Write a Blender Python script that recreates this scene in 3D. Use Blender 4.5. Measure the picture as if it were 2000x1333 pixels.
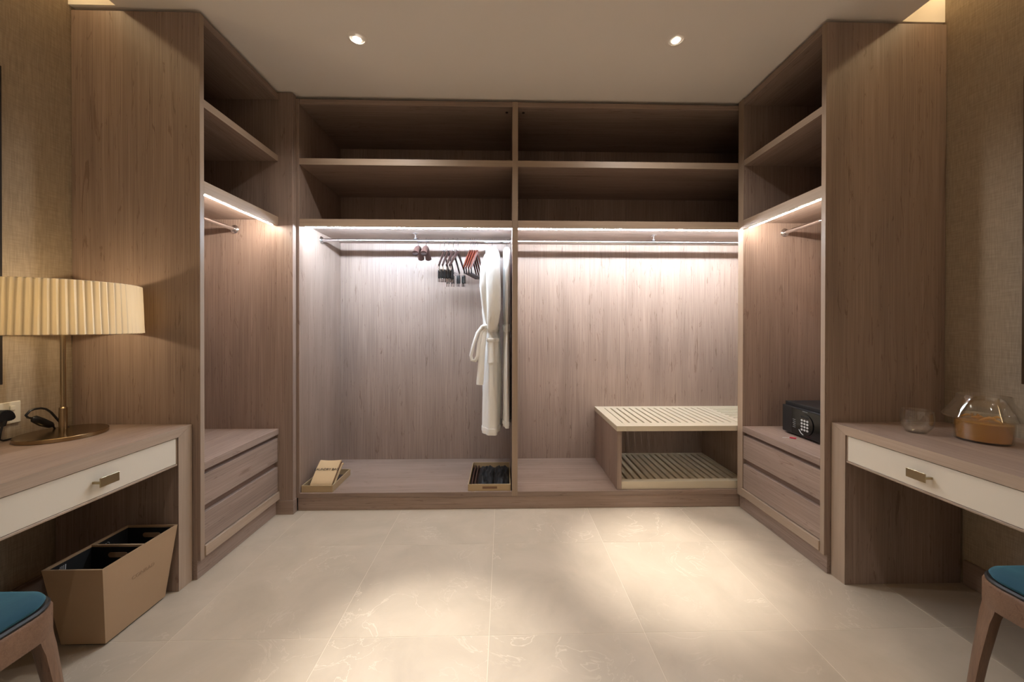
import bpy, bmesh, math, random
from mathutils import Vector, Matrix
random.seed(7)
for o in list(bpy.data.objects): bpy.data.objects.remove(o, do_unlink=True)
scene = bpy.context.scene
COL = scene.collection
PI = math.pi

# ------------------------------------------------------------------ camera
yaw, pitch, roll, CH = .0230, -.0041, .0014, 1.1837
cam_d = bpy.data.cameras.new('camera'); cam = bpy.data.objects.new('camera', cam_d); COL.objects.link(cam)
fw = Vector((math.sin(yaw)*math.cos(pitch), math.cos(yaw)*math.cos(pitch), math.sin(pitch)))
r0 = Vector((math.cos(yaw), -math.sin(yaw), 0)); u0 = r0.cross(fw)
rv = math.cos(roll)*r0+math.sin(roll)*u0; uv = -math.sin(roll)*r0+math.cos(roll)*u0
cam.matrix_world = Matrix(((rv.x, uv.x, -fw.x, 0), (rv.y, uv.y, -fw.y, 0), (rv.z, uv.z, -fw.z, CH), (0, 0, 0, 1)))
cam_d.sensor_width = 36; cam_d.lens = 726.89/2000*36; cam_d.shift_y = -(666.5-640.7)/2000; cam_d.clip_start = .02
scene.camera = cam
# ------------------------------------------------------------------ world, exposure
w = bpy.data.worlds.new('world'); scene.world = w; w.use_nodes = True
w.node_tree.nodes['Background'].inputs[0].default_value = (.02, .018, .016, 1); w.node_tree.nodes['Background'].inputs[1].default_value = 1
vs = scene.view_settings
vs.view_transform = 'Standard'; vs.look = 'None'; vs.gamma = 1; vs.use_curve_mapping = False
vs.exposure = 0.32
# lamp strengths
L_DOWN_A, L_DOWN_B, L_DOWN_FILL, L_SPILL = 300, 330, 26, 27
L_TABLE = 4.2
E_LED_LEFT, E_LED_RIGHT, E_LED_SIDE, E_COVE = 370, 255, 140, 12.5

# ------------------------------------------------------------------ dimensions (metres)
H = 2.653
WL, WR, WB, WF = -1.99, 2.127, 3.03, -2.2
YL, YR, YP, YB, YBB = 1.7614, 1.7422, 2.365, 2.405, 3.01
XL, XR, XP = -1.408, 1.535, -1.32
ZD = .728

# ------------------------------------------------------------------ materials
MATS = {}
def newmat(name):
    m = bpy.data.materials.new(name); m.use_nodes = True
    MATS[name] = m
    nt = m.node_tree
    return m, nt, nt.nodes['Principled BSDF']
def lin(c): return tuple(((v/255)/12.92 if v/255 <= .04045 else ((v/255+.055)/1.055)**2.4) for v in c)+(1,)
def simple(name, rgb, rough=.5, metal=0, spec=.5, bump=0, bscale=200, **kw):
    m, nt, b = newmat(name)
    b.inputs['Base Color'].default_value = lin(rgb); b.inputs['Roughness'].default_value = rough
    b.inputs['Metallic'].default_value = metal; b.inputs['Specular IOR Level'].default_value = spec
    for k, v in kw.items(): b.inputs[k].default_value = v
    if bump:
        tc = nt.nodes.new('ShaderNodeTexCoord'); n = nt.nodes.new('ShaderNodeTexNoise'); n.inputs['Scale'].default_value = bscale; n.inputs['Detail'].default_value = 3
        bp = nt.nodes.new('ShaderNodeBump'); bp.inputs['Strength'].default_value = bump; bp.inputs['Distance'].default_value = .002
        nt.links.new(tc.outputs['Object'], n.inputs['Vector']); nt.links.new(n.outputs['Fac'], bp.inputs['Height']); nt.links.new(bp.outputs['Normal'], b.inputs['Normal'])
    return m
def emit(name, rgb, strength):
    m, nt, b = newmat(name)
    b.inputs['Base Color'].default_value = (.8, .8, .8, 1)
    b.inputs['Emission Color'].default_value = lin(rgb); b.inputs['Emission Strength'].default_value = strength
    return m
def mixc(nt, a, b, fac, mode='MIX'):
    n = nt.nodes.new('ShaderNodeMix'); n.data_type = 'RGBA'; n.blend_type = mode
    for sock, v in ((n.inputs[0], fac), (n.inputs[6], a), (n.inputs[7], b)):
        if isinstance(v, bpy.types.NodeSocket): nt.links.new(v, sock)
        else: sock.default_value = v
    return n.outputs[2]
def ramp(nt, src, p0, p1, c0=(0, 0, 0, 1), c1=(1, 1, 1, 1)):
    n = nt.nodes.new('ShaderNodeValToRGB'); e = n.color_ramp.elements
    e[0].position, e[1].position, e[0].color, e[1].color = p0, p1, c0, c1
    nt.links.new(src, n.inputs['Fac']); return n.outputs['Color']
def wood(name, axis, base, k=1.0, rough=.42):
    """open-grain laminate; grain runs along axis"""
    m, nt, b = newmat(name)
    tc = nt.nodes.new('ShaderNodeTexCoord'); oi = nt.nodes.new('ShaderNodeObjectInfo')
    mul = nt.nodes.new('ShaderNodeVectorMath'); mul.operation = 'MULTIPLY_ADD'
    cx = nt.nodes.new('ShaderNodeCombineXYZ')
    for i in range(3): nt.links.new(oi.outputs['Random'], cx.inputs[i])
    nt.links.new(cx.outputs[0], mul.inputs[0]); mul.inputs[1].default_value = (7.3, 5.1, 9.7); nt.links.new(tc.outputs['Object'], mul.inputs[2])
    def noise(sc, along, det, dist=0.0, rgh=.55):
        mp = nt.nodes.new('ShaderNodeMapping'); s = [1, 1, 1]; s['xyz'.index(axis)] = along; mp.inputs['Scale'].default_value = s
        nt.links.new(mul.outputs[0], mp.inputs['Vector'])
        n = nt.nodes.new('ShaderNodeTexNoise'); n.inputs['Scale'].default_value = sc; n.inputs['Detail'].default_value = det
        n.inputs['Distortion'].default_value = dist; n.inputs['Roughness'].default_value = rgh
        nt.links.new(mp.outputs[0], n.inputs['Vector']); return n.outputs['Fac']
    B = Vector(lin(base)[:3])
    col = lambda f: tuple(B*f)+(1,)
    broad = ramp(nt, noise(7, .10, 2), .30, .72, col(.86), col(1.12))
    med = ramp(nt, noise(120, .016, 3), .30, .70, (.88, .86, .85, 1), (1.10, 1.10, 1.10, 1))
    fine = ramp(nt, noise(420, .008, 2), .34, .66, (.82, .80, .79, 1), (1.13, 1.13, 1.13, 1))
    c = mixc(nt, broad, med, 1.0*k if k <= 1 else 1, 'MULTIPLY'); c = mixc(nt, c, fine, .9*k if k <= 1 else .9, 'MULTIPLY')
    cath = ramp(nt, noise(38, .12, 4, 1.8, .64), .60, .67)
    c = mixc(nt, c, (.66, .62, .60, 1), 0, 'MULTIPLY') if k < .5 else mixc(nt, c, mixc(nt, (1, 1, 1, 1), (.66, .60, .57, 1), cath), .85, 'MULTIPLY')
    nt.links.new(c, b.inputs['Base Color'])
    b.inputs['Roughness'].default_value = rough; b.inputs['Specular IOR Level'].default_value = .35
    bp = nt.nodes.new('ShaderNodeBump'); bp.inputs['Strength'].default_value = .12; bp.inputs['Distance'].default_value = .001
    nt.links.new(noise(330, .012, 2), bp.inputs['Height']); nt.links.new(bp.outputs['Normal'], b.inputs['Normal'])
    return m
WOOD = (152, 132, 119); EDGE = (166, 145, 125)
for a in 'xyz':
    wood('wood_'+a, a, WOOD); wood('edge_'+a, a, EDGE, .45)
wood('stool_wood_z', 'z', (116, 88, 68), .8); wood('stool_wood_x', 'x', (116, 88, 68), .8)
wood('hanger_wood', 'x', (78, 34, 22), .4, .25); wood('hanger_dark', 'x', (46, 30, 26), .4, .3)
simple('cream_lacquer', (216, 204, 184), .38, bump=.05, bscale=60)
simple('rack_cream', (206, 194, 170), .45)
simple('chrome', (225, 225, 228), .12, 1)
simple('steel', (190, 186, 178), .28, 1)
simple('brass', (158, 136, 104), .26, 1)
simple('champagne', (176, 160, 128), .32, 1)
simple('black_plastic', (18, 18, 19), .35)
simple('black_inner', (9, 9, 10), .7)
simple('safe_black', (30, 30, 31), .45, bump=.05, bscale=600)
simple('safe_gloss', (14, 14, 15), .18)
simple('key_silver', (198, 198, 196), .35)
simple('print_grey', (120, 120, 120), .6)
simple('leather_tan', (168, 138, 106), .45, bump=.12, bscale=420)
simple('leather_print', (150, 120, 92), .5)
simple('icon_white', (190, 192, 194), .6)
simple('tray_wood', (176, 152, 116), .5)
simple('tray_lining', (56, 40, 32), .7)
simple('label_brown', (120, 88, 62), .5)
simple('bag_tan', (206, 176, 134), .85, bump=.15, bscale=500)
simple('bag_tan_dark', (140, 104, 78), .85, bump=.15, bscale=500)
simple('ink', (28, 22, 20), .8)
simple('cloth_black', (9, 9, 11), .6, bump=.3, bscale=120, **{'Sheen Weight': .06})
simple('brush_brown', (70, 44, 32), .6)
m = simple('terry', (246, 243, 236), .95, bump=.6, bscale=420, **{'Sheen Weight': .3})
nt = m.node_tree; b1 = [n for n in nt.nodes if n.type == 'BUMP'][0]
tc = nt.nodes.new('ShaderNodeTexCoord'); mp = nt.nodes.new('ShaderNodeMapping'); mp.inputs['Scale'].default_value = (1, 1, .28); mp.inputs['Rotation'].default_value = (.25, .3, 0)
nz = nt.nodes.new('ShaderNodeTexNoise'); nz.inputs['Scale'].default_value = 20; nz.inputs['Detail'].default_value = 1.5; nz.inputs['Distortion'].default_value = .6
b2 = nt.nodes.new('ShaderNodeBump'); b2.inputs['Strength'].default_value = .8; b2.inputs['Distance'].default_value = .02
nt.links.new(tc.outputs['Object'], mp.inputs['Vector']); nt.links.new(mp.outputs[0], nz.inputs['Vector']); nt.links.new(nz.outputs['Fac'], b2.inputs['Height']); nt.links.new(b2.outputs['Normal'], b1.inputs['Normal'])
simple('velvet', (10, 60, 77), .85, bump=.25, bscale=60, **{'Sheen Weight': .6, 'Sheen Roughness': .4, 'Sheen Tint': lin((120, 190, 205))})
simple('piping_black', (20, 18, 17), .5)
simple('plaster', (247, 239, 228), .9)
simple('cove_plaster', (240, 228, 206), .9)
simple('plastic_cream', (228, 220, 200), .35)
simple('leather_brown', (58, 36, 30), .5, bump=.1, bscale=200)
simple('leather_dark', (40, 24, 20), .6)
simple('mirror_glass', (200, 200, 200), .03, 1)
simple('bronze', (116, 96, 76), .3, 1)
simple('frame_dark', (34, 28, 24), .4)
simple('tag_red', (190, 24, 60), .5); simple('tag_white', (236, 234, 230), .5)
simple('groove_shade', (124, 100, 86), .6)  # wood tone darkened for the shade inside the finger grooves
emit('led_cool', (206, 227, 250), E_LED_LEFT); emit('led_neutral', (234, 244, 255), E_LED_RIGHT)
emit('led_side', (255, 244, 232), E_LED_SIDE); emit('led_warm', (255, 226, 176), E_COVE)
emit('bulb_white', (255, 244, 228), 60); emit('bulb_warm', (255, 205, 130), 6)
# glass
m, nt, b = newmat('clear_glass')
lw = nt.nodes.new('ShaderNodeLayerWeight'); lw.inputs['Blend'].default_value = .35; tp = nt.nodes.new('ShaderNodeBsdfTransparent'); tp.inputs['Color'].default_value = (.965, .965, .955, 1)
gl = nt.nodes.new('ShaderNodeBsdfGlossy'); gl.inputs['Roughness'].default_value = .04; gl.inputs['Color'].default_value = (.9, .9, .88, 1); mx = nt.nodes.new('ShaderNodeMixShader')
fx = nt.nodes.new('ShaderNodeMath'); fx.operation = 'MULTIPLY_ADD'; fx.inputs[1].default_value = .55; fx.inputs[2].default_value = .05; nt.links.new(lw.outputs['Facing'], fx.inputs[0])
nt.links.new(fx.outputs[0], mx.inputs[0]); nt.links.new(tp.outputs[0], mx.inputs[1]); nt.links.new(gl.outputs[0], mx.inputs[2]); nt.links.new(mx.outputs[0], nt.nodes['Material Output'].inputs['Surface'])
m, nt, b = newmat('amber_gel'); b.inputs['Transmission Weight'].default_value = .6; b.inputs['Roughness'].default_value = .12; b.inputs['IOR'].default_value = 1.3; b.inputs['Base Color'].default_value = lin((236, 180, 92))
# lamp shade: thin pleated fabric that lets light through
m, nt, b = newmat('shade_fabric')
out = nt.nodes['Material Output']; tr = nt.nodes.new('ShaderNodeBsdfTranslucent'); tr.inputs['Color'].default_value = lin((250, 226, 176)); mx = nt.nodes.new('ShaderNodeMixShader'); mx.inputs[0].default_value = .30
b.inputs['Roughness'].default_value = .8
# where a pleat folds over, the cloth is double and lets less through
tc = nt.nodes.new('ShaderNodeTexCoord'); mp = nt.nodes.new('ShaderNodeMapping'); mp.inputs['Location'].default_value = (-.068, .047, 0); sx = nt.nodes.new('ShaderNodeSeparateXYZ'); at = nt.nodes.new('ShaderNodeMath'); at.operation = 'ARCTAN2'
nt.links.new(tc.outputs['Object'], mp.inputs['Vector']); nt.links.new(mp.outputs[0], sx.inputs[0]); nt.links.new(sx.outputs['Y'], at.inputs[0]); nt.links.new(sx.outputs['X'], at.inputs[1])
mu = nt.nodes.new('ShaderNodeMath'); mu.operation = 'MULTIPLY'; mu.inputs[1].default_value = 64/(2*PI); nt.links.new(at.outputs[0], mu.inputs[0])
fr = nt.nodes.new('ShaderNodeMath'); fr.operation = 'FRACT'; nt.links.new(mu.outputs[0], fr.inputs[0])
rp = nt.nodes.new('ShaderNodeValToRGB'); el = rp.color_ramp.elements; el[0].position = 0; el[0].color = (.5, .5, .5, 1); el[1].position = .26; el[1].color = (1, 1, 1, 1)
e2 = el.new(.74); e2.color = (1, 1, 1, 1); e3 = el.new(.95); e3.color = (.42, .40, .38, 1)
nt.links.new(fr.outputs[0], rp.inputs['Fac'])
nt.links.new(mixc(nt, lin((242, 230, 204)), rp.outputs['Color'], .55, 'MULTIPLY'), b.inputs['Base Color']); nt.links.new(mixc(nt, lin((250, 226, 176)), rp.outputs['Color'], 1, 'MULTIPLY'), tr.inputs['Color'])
nt.links.new(b.outputs[0], mx.inputs[1]); nt.links.new(tr.outputs[0], mx.inputs[2]); nt.links.new(mx.outputs[0], out.inputs['Surface'])
# wallpaper
def wallpaper(name, rgb):
    m, nt, b = newmat(name)
    tc = nt.nodes.new('ShaderNodeTexCoord')
    def nz(scale, vec):
        mp = nt.nodes.new('ShaderNodeMapping'); mp.inputs['Scale'].default_value = vec; nt.links.new(tc.outputs['Object'], mp.inputs['Vector'])
        n = nt.nodes.new('ShaderNodeTexNoise'); n.inputs['Scale'].default_value = scale; n.inputs['Detail'].default_value = 2; nt.links.new(mp.outputs[0], n.inputs['Vector']); return n.outputs['Fac']
    B = Vector(lin(rgb)[:3]); a = nz(260, (1, 1, .06)); c = nz(260, (.06, .06, 1))
    col = mixc(nt, ramp(nt, a, .3, .7, tuple(B*.84)+(1,), tuple(B*1.1)+(1,)), ramp(nt, c, .3, .7, (.88, .88, .87, 1), (1.08, 1.08, 1.08, 1)), 1, 'MULTIPLY')
    nt.links.new(col, b.inputs['Base Color']); b.inputs['Roughness'].default_value = .75
    bp = nt.nodes.new('ShaderNodeBump'); bp.inputs['Strength'].default_value = .25; bp.inputs['Distance'].default_value = .001; nt.links.new(a, bp.inputs['Height']); nt.links.new(bp.outputs['Normal'], b.inputs['Normal'])
wallpaper('wallpaper', (172, 155, 132))
# marble tile
m, nt, b = newmat('tile')
tc = nt.nodes.new('ShaderNodeTexCoord'); oi = nt.nodes.new('ShaderNodeObjectInfo'); cx = nt.nodes.new('ShaderNodeCombineXYZ')
for i in range(3): nt.links.new(oi.outputs['Random'], cx.inputs[i])
ma = nt.nodes.new('ShaderNodeVectorMath'); ma.operation = 'MULTIPLY_ADD'; ma.inputs[1].default_value = (37, 23, 11)
nt.links.new(cx.outputs[0], ma.inputs[0]); nt.links.new(tc.outputs['Object'], ma.inputs[2])
def tn(scale, det, dist=0, rgh=.55):
    n = nt.nodes.new('ShaderNodeTexNoise'); n.inputs['Scale'].default_value = scale; n.inputs['Detail'].default_value = det; n.inputs['Distortion'].default_value = dist; n.inputs['Roughness'].default_value = rgh
    nt.links.new(ma.outputs[0], n.inputs['Vector']); return n.outputs['Fac']
base = ramp(nt, tn(3.2, 6, .6, .6), .3, .72, lin((170, 155, 135)), lin((187, 171, 150)))
v = nt.nodes.new('ShaderNodeMath'); v.operation = 'SUBTRACT'; nt.links.new(tn(3.6, 5, 1.2, .6), v.inputs[0]); v.inputs[1].default_value = .5
va = nt.nodes.new('ShaderNodeMath'); va.operation = 'ABSOLUTE'; nt.links.new(v.outputs[0], va.inputs[0])
vein = ramp(nt, va.outputs[0], .0, .012, (1, 1, 1, 1), (0, 0, 0, 1))
patch = ramp(nt, tn(2.4, 2), .48, .66)
vm = nt.nodes.new('ShaderNodeMath'); vm.operation = 'MULTIPLY'; nt.links.new(vein, vm.inputs[0]); nt.links.new(patch, vm.inputs[1])
vm2 = nt.nodes.new('ShaderNodeMath'); vm2.operation = 'MULTIPLY'; nt.links.new(vm.outputs[0], vm2.inputs[0]); vm2.inputs[1].default_value = .4
nt.links.new(mixc(nt, base, lin((226, 212, 190)), vm2.outputs[0]), b.inputs['Base Color']); b.inputs['Roughness'].default_value = .34; b.inputs['Specular IOR Level'].default_value = .4
simple('grout', (206, 192, 170), .8)

# ------------------------------------------------------------------ mesh helpers (world coordinates in, object placed at its thing's base)
class MB:
    def __init__(s): s.bm = bmesh.new()
    def box(s, x0, x1, y0, y1, z0, z1, bev=0.0):
        bm = bmesh.new()
        P = [bm.verts.new((x, y, z)) for x in (x0, x1) for y in (y0, y1) for z in (z0, z1)]
        for f in ((0, 1, 3, 2), (4, 6, 7, 5), (0, 4, 5, 1), (2, 3, 7, 6), (0, 2, 6, 4), (1, 5, 7, 3)): bm.faces.new([P[i] for i in f])
        bmesh.ops.recalc_face_normals(bm, faces=bm.faces)
        if bev: bmesh.ops.bevel(bm, geom=bm.edges[:], offset=bev, segments=1, affect='EDGES')
        return s._merge(bm)
    def _merge(s, bm):
        me = bpy.data.meshes.new('tmp'); bm.to_mesh(me); bm.free(); s.bm.from_mesh(me); bpy.data.meshes.remove(me); return s
    def prism(s, poly, axis, a, b, bev=0.0):
        """poly in the two other axes (order xyz without axis), extruded from a to b"""
        bm = bmesh.new(); i = 'xyz'.index(axis)
        def pt(p, t):
            q = list(p); q.insert(i, t); return q
        A = [bm.verts.new(pt(p, a)) for p in poly]; B = [bm.verts.new(pt(p, b)) for p in poly]; n = len(poly)
        bm.faces.new(A); bm.faces.new(B[::-1])
        for k in range(n): bm.faces.new((A[k], A[(k+1) % n], B[(k+1) % n], B[k]))
        bmesh.ops.recalc_face_normals(bm, faces=bm.faces)
        if bev: bmesh.ops.bevel(bm, geom=bm.edges[:], offset=bev, segments=2, affect='EDGES')
        return s._merge(bm)
    def loft(s, rings, close=True, caps=True):
        bm = s.bm; V = [[bm.verts.new(p) for p in r] for r in rings]; n = len(V[0])
        for a, b in zip(V, V[1:]):
            for k in range(n if close else n-1): bm.faces.new((a[k], a[(k+1) % n], b[(k+1) % n], b[k]))
        if caps: bm.faces.new(V[0][::-1]); bm.faces.new(V[-1])
        return s
    def tube(s, pts, r, n=10, flat=None, up=None, caps=True):
        """r: number or list; flat: (ru, rv) radii pair for an elliptic section"""
        pts = [Vector(p) for p in pts]; rings = []; N = len(pts)
        prev = None
        for i, p in enumerate(pts):
            t = (pts[min(i+1, N-1)]-pts[max(i-1, 0)]).normalized()
            ref = Vector(up) if up else (prev if prev else (Vector((0, 0, 1)) if abs(t.z) < .9 else Vector((1, 0, 0))))
            a = (ref-t*ref.dot(t)).normalized(); b = t.cross(a); prev = a
            rr = r[i] if isinstance(r, (list, tuple)) else r
            ra, rb = (flat[0]*rr, flat[1]*rr) if flat else (rr, rr)
            rings.append([p+a*ra*math.cos(2*PI*k/n)+b*rb*math.sin(2*PI*k/n) for k in range(n)])
        return s.loft(rings, True, caps)
    def lathe(s, prof, c, n=32, caps=False):
        rings = [[(c[0]+r*math.cos(2*PI*k/n), c[1]+r*math.sin(2*PI*k/n), c[2]+z) for k in range(n)] for r, z in prof]
        return s.loft(rings, True, caps)
    def build(s, name, mat, parent=None, loc=None, smooth=0, label=None, cat=None, group=None, kind=None):
        bmesh.ops.recalc_face_normals(s.bm, faces=s.bm.faces)
        base = Vector(parent['_o']) if parent is not None else Vector(loc or (0, 0, 0))
        bmesh.ops.translate(s.bm, verts=s.bm.verts, vec=-base)
        me = bpy.data.meshes.new(name); s.bm.to_mesh(me); s.bm.free()
        me.materials.append(MATS[mat])
        if smooth: me.shade_smooth(); me.set_sharp_from_angle(angle=math.radians(smooth))
        o = bpy.data.objects.new(name, me); COL.objects.link(o)
        if parent is not None: o.parent = parent
        else: o.location = base
        o['_o'] = tuple(base)
        tag(o, label, cat, group, kind)
        return o
def tag(o, label=None, cat=None, group=None, kind=None):
    for k, v in (('label', label), ('category', cat), ('group', group), ('kind', kind)):
        if v: o[k] = v
def thing(name, loc, label, cat, group=None):
    o = bpy.data.objects.new(name, None); o.empty_display_size = .05; COL.objects.link(o); o.location = loc; o['_o'] = tuple(loc)
    tag(o, label, cat, group); return o
def bx(name, mat, parent, x0, x1, y0, y1, z0, z1, bev=.0012, **k): return MB().box(x0, x1, y0, y1, z0, z1, bev).build(name, mat, parent, **k)
def copy_thing(src, loc, rz=None, label=None, group=None):
    r = src.copy(); COL.objects.link(r); r.location = loc
    if rz is not None: r.rotation_euler = (0, 0, rz)
    if label: r['label'] = label
    if group: r['group'] = group
    for ch in src.children:
        c = ch.copy(); COL.objects.link(c); c.parent = r
        for g in ch.children:
            d = g.copy(); COL.objects.link(d); d.parent = c
    return r
def text(name, s, mat, parent, M, size, depth=.0006):
    """flat lettering as a mesh, placed by the matrix M (x right, y up, z out)"""
    cu = bpy.data.curves.new('t', 'FONT'); cu.body = s; cu.size = size; cu.extrude = depth; cu.align_x = 'CENTER'; cu.align_y = 'CENTER'
    t = bpy.data.objects.new('t', cu); COL.objects.link(t); bpy.context.view_layer.update()
    me = bpy.data.meshes.new_from_object(t.evaluated_get(bpy.context.evaluated_depsgraph_get()))
    bpy.data.objects.remove(t); bpy.data.curves.remove(cu)
    me.transform(Matrix.Translation(-Vector(parent['_o'])) @ M); me.materials.clear(); me.materials.append(MATS[mat]); me.name = name
    o = bpy.data.objects.new(name, me); COL.objects.link(o); o.parent = parent; return o
def frame(o, x, y):
    x = Vector(x).normalized(); y = Vector(y); y = (y-x*y.dot(x)).normalized(); z = x.cross(y)
    return Matrix(((x.x, y.x, z.x, o[0]), (x.y, y.y, z.y, o[1]), (x.z, y.z, z.z, o[2]), (0, 0, 0, 1)))
def light(name, kind, parent, loc, energy, color, **k):
    d = bpy.data.lights.new(name, kind); d.energy = energy; d.color = color
    for a, v in k.items(): setattr(d, a, v)
    o = bpy.data.objects.new(name, d); COL.objects.link(o); o.parent = parent; o.location = Vector(loc)-Vector(parent['_o']); return o

# ------------------------------------------------------------------ the setting
fl = MB().box(WL-.1, WR+.1, WF-.1, WB+.1, -.1, -.0006).build('floor', 'grout', kind='structure', label='beige marble tile floor', cat='floor')
xs = [WL]+[-.0534+.6*k for k in range(-3, 4)]+[WR]; ys = [WF]+[1.4204+.6*k for k in range(-6, 2)]+[2.42]
for i in range(len(xs)-1):
    for j in range(len(ys)-1):
        if xs[i+1]-xs[i] < .01 or ys[j+1]-ys[j] < .01: continue
        MB().box(xs[i]+.0011, xs[i+1]-.0011, ys[j]+.0011, ys[j+1]-.0011, -.0006, 0, 0).build('floor_tile', 'tile', fl)
wl = MB().box(WL-.1, WL, WF-.1, WB+.1, 0, 2.95).build('wall_left', 'wallpaper', kind='structure', label='taupe woven wallpaper wall behind the table lamp', cat='wall')
wr = MB().box(WR, WR+.1, WF-.1, WB+.1, 0, 2.95).build('wall_right', 'wallpaper', kind='structure', label='taupe woven wallpaper wall behind the glass jar', cat='wall')
MB().box(WL, WR, WB, WB+.1, 0, 2.95).build('wall_back', 'wallpaper', kind='structure', label='wall behind the open wardrobe', cat='wall')
MB().box(WL, WR, WF-.1, WF, 0, 2.95).build('wall_front', 'plaster', kind='structure', label='wall opposite the open wardrobe', cat='wall')
CXL, CXR, YC = -1.78, 1.915, 1.752
ce = MB().box(CXL, CXR, WF, YC, H, H+.09).box(WL, WR, YC, WB, H, 2.86).box(WL, WR, WF, WB, 2.86, 2.95).build('ceiling', 'plaster', kind='structure', label='dropped plaster ceiling with lit slots along both side walls', cat='ceiling')
bx('baseboard_left', 'wood_y', None, WL, WL+.012, WF, 1.67, 0, .112, kind='structure', label='brown wooden baseboard under the desk with the lamp', cat='baseboard')
bx('baseboard_right', 'wood_y', None, WR-.012, WR, WF, 1.66, 0, .112, kind='structure', label='brown wooden baseboard under the desk with the glass jar', cat='baseboard')

# ------------------------------------------------------------------ wardrobe units
def flange_rail(parent, p0, p1, ax):
    r = MB().tube([p0, p1], .0125, 16).build('hanging_rail', 'chrome', parent, smooth=40)
    for p, sgn in ((p0, 1), (p1, -1)):
        q = Vector(p); d = Vector(ax)*sgn
        MB().tube([q, q+d*.004, q+d*.012, q+d*.013], [.027, .027, .019, .014], 20).build('rail_flange', 'chrome', r, smooth=40)
    return r
def drawer(parent, s, xf, y0, y1, z0, z1):
    """slab-fronted drawer; s = +1 when the front faces +x"""
    d = bx('drawer', 'wood_y', parent, *sorted((xf, xf-s*.02)), y0, y1, z0, z1, .0015)
    return d
def side_unit(s, name, label, xf, xw, y0, y1, zc, far_t):
    """s=+1: opening faces +x. xf front plane, xw wall plane, y0 near end, y1 far inner face, far_t thickness of the far panel"""
    t = thing(name, (xf-s*.3, (y0+y1)/2, 0), label, 'wardrobe')
    X = lambda a, b: sorted((a, b))
    xi = xw+s*.002
    bx('side_panel', 'wood_z', t, *X(xf-s*.001, xi), y0, y0+.0235, .088, 2.636)
    bx('edge_strip', 'edge_z', t, *X(xf, xf-s*.001), y0, y0+.0235, .088, 2.636, 0)
    ya, yb = y0+.0238, y1-.0002
    bx('back_panel', 'wood_z', t, *X(xi, xi+s*.012), ya, yb, .088, 2.636)
    xb = xi+s*.0122
    bx('top_board', 'wood_y', t, *X(xf, xb), ya, yb, 2.598, 2.636)
    s1 = bx('shelf', 'wood_y', t, *X(xf-s*.004, xb), ya, yb, 2.213, 2.25)
    bx('edge_strip', 'edge_y', s1, *X(xf-s*.003, xf-s*.004), ya, yb, 2.213, 2.25, 0)
    sh = bx('shelf', 'wood_y', t, *X(xf-s*.018, xb), ya, yb, 1.848, 1.866)
    bx('shelf_fascia', 'edge_y', sh, *X(xf-s*.001, xf-s*.0178), ya, yb, 1.809, 1.866)
    bx('led_strip', 'led_side', sh, *X(xf-s*.0182, xf-s*.0245), ya+.002, yb-.03, 1.8068, 1.818, 0)
    flange_rail(t, (xf-s*.27, ya, 1.787), (xf-s*.27, yb, 1.787), (0, 1, 0))
    bx('counter_board', 'wood_y', t, *X(xf, xb), ya, yb, zc-.036, zc)
    bx('drawer_carcase', 'groove_shade', t, *X(xf-s*.0245, xb), ya, yb, .1452, zc-.0362)
    z1 = zc-.058
    drawer(t, s, xf-s*.004, ya+.002, yb-.003, z1-.148, z1)
    drawer(t, s, xf-s*.004, ya+.002, yb-.003, .149, z1-.148-.033)
    bx('bottom_board', 'edge_y', t, *X(xf+s*.006, xb), ya, yb, .096, .145)
    bx('plinth', 'wood_y', t, *X(xf-s*.0155, xb), y0, yb, 0, .0878 if s < 0 else .0878)
    return t
lu = side_unit(1, 'side_wardrobe', 'tall taupe wood side wardrobe with two drawers beside the lamp desk', XL, WL, YL, YP, .54, .04)
bx('end_panel', 'wood_z', lu, WL+.002, XP, YP, YB-.003, .088, 2.645)
bx('end_panel_skirting', 'wood_x', lu, WL+.002, XP+.004, YP-.004, YB-.003, 0, .0878)
ru = side_unit(-1, 'side_wardrobe', 'tall taupe wood side wardrobe with two drawers and a black safe on top', XR, WR, YR, 2.352, .544, .05)
bx('end_panel', 'wood_z', ru, XR+.001, WR-.002, 2.352, YB-.003, .088, 2.645)
bx('edge_strip', 'edge_z', ru, XR, XR+.001, 2.352, YB-.003, .088, 2.645, 0)
bx('end_panel_skirting', 'wood_x', ru, XR+.0155, WR-.002, 2.3521, YB-.003, 0, .0878)
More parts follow.
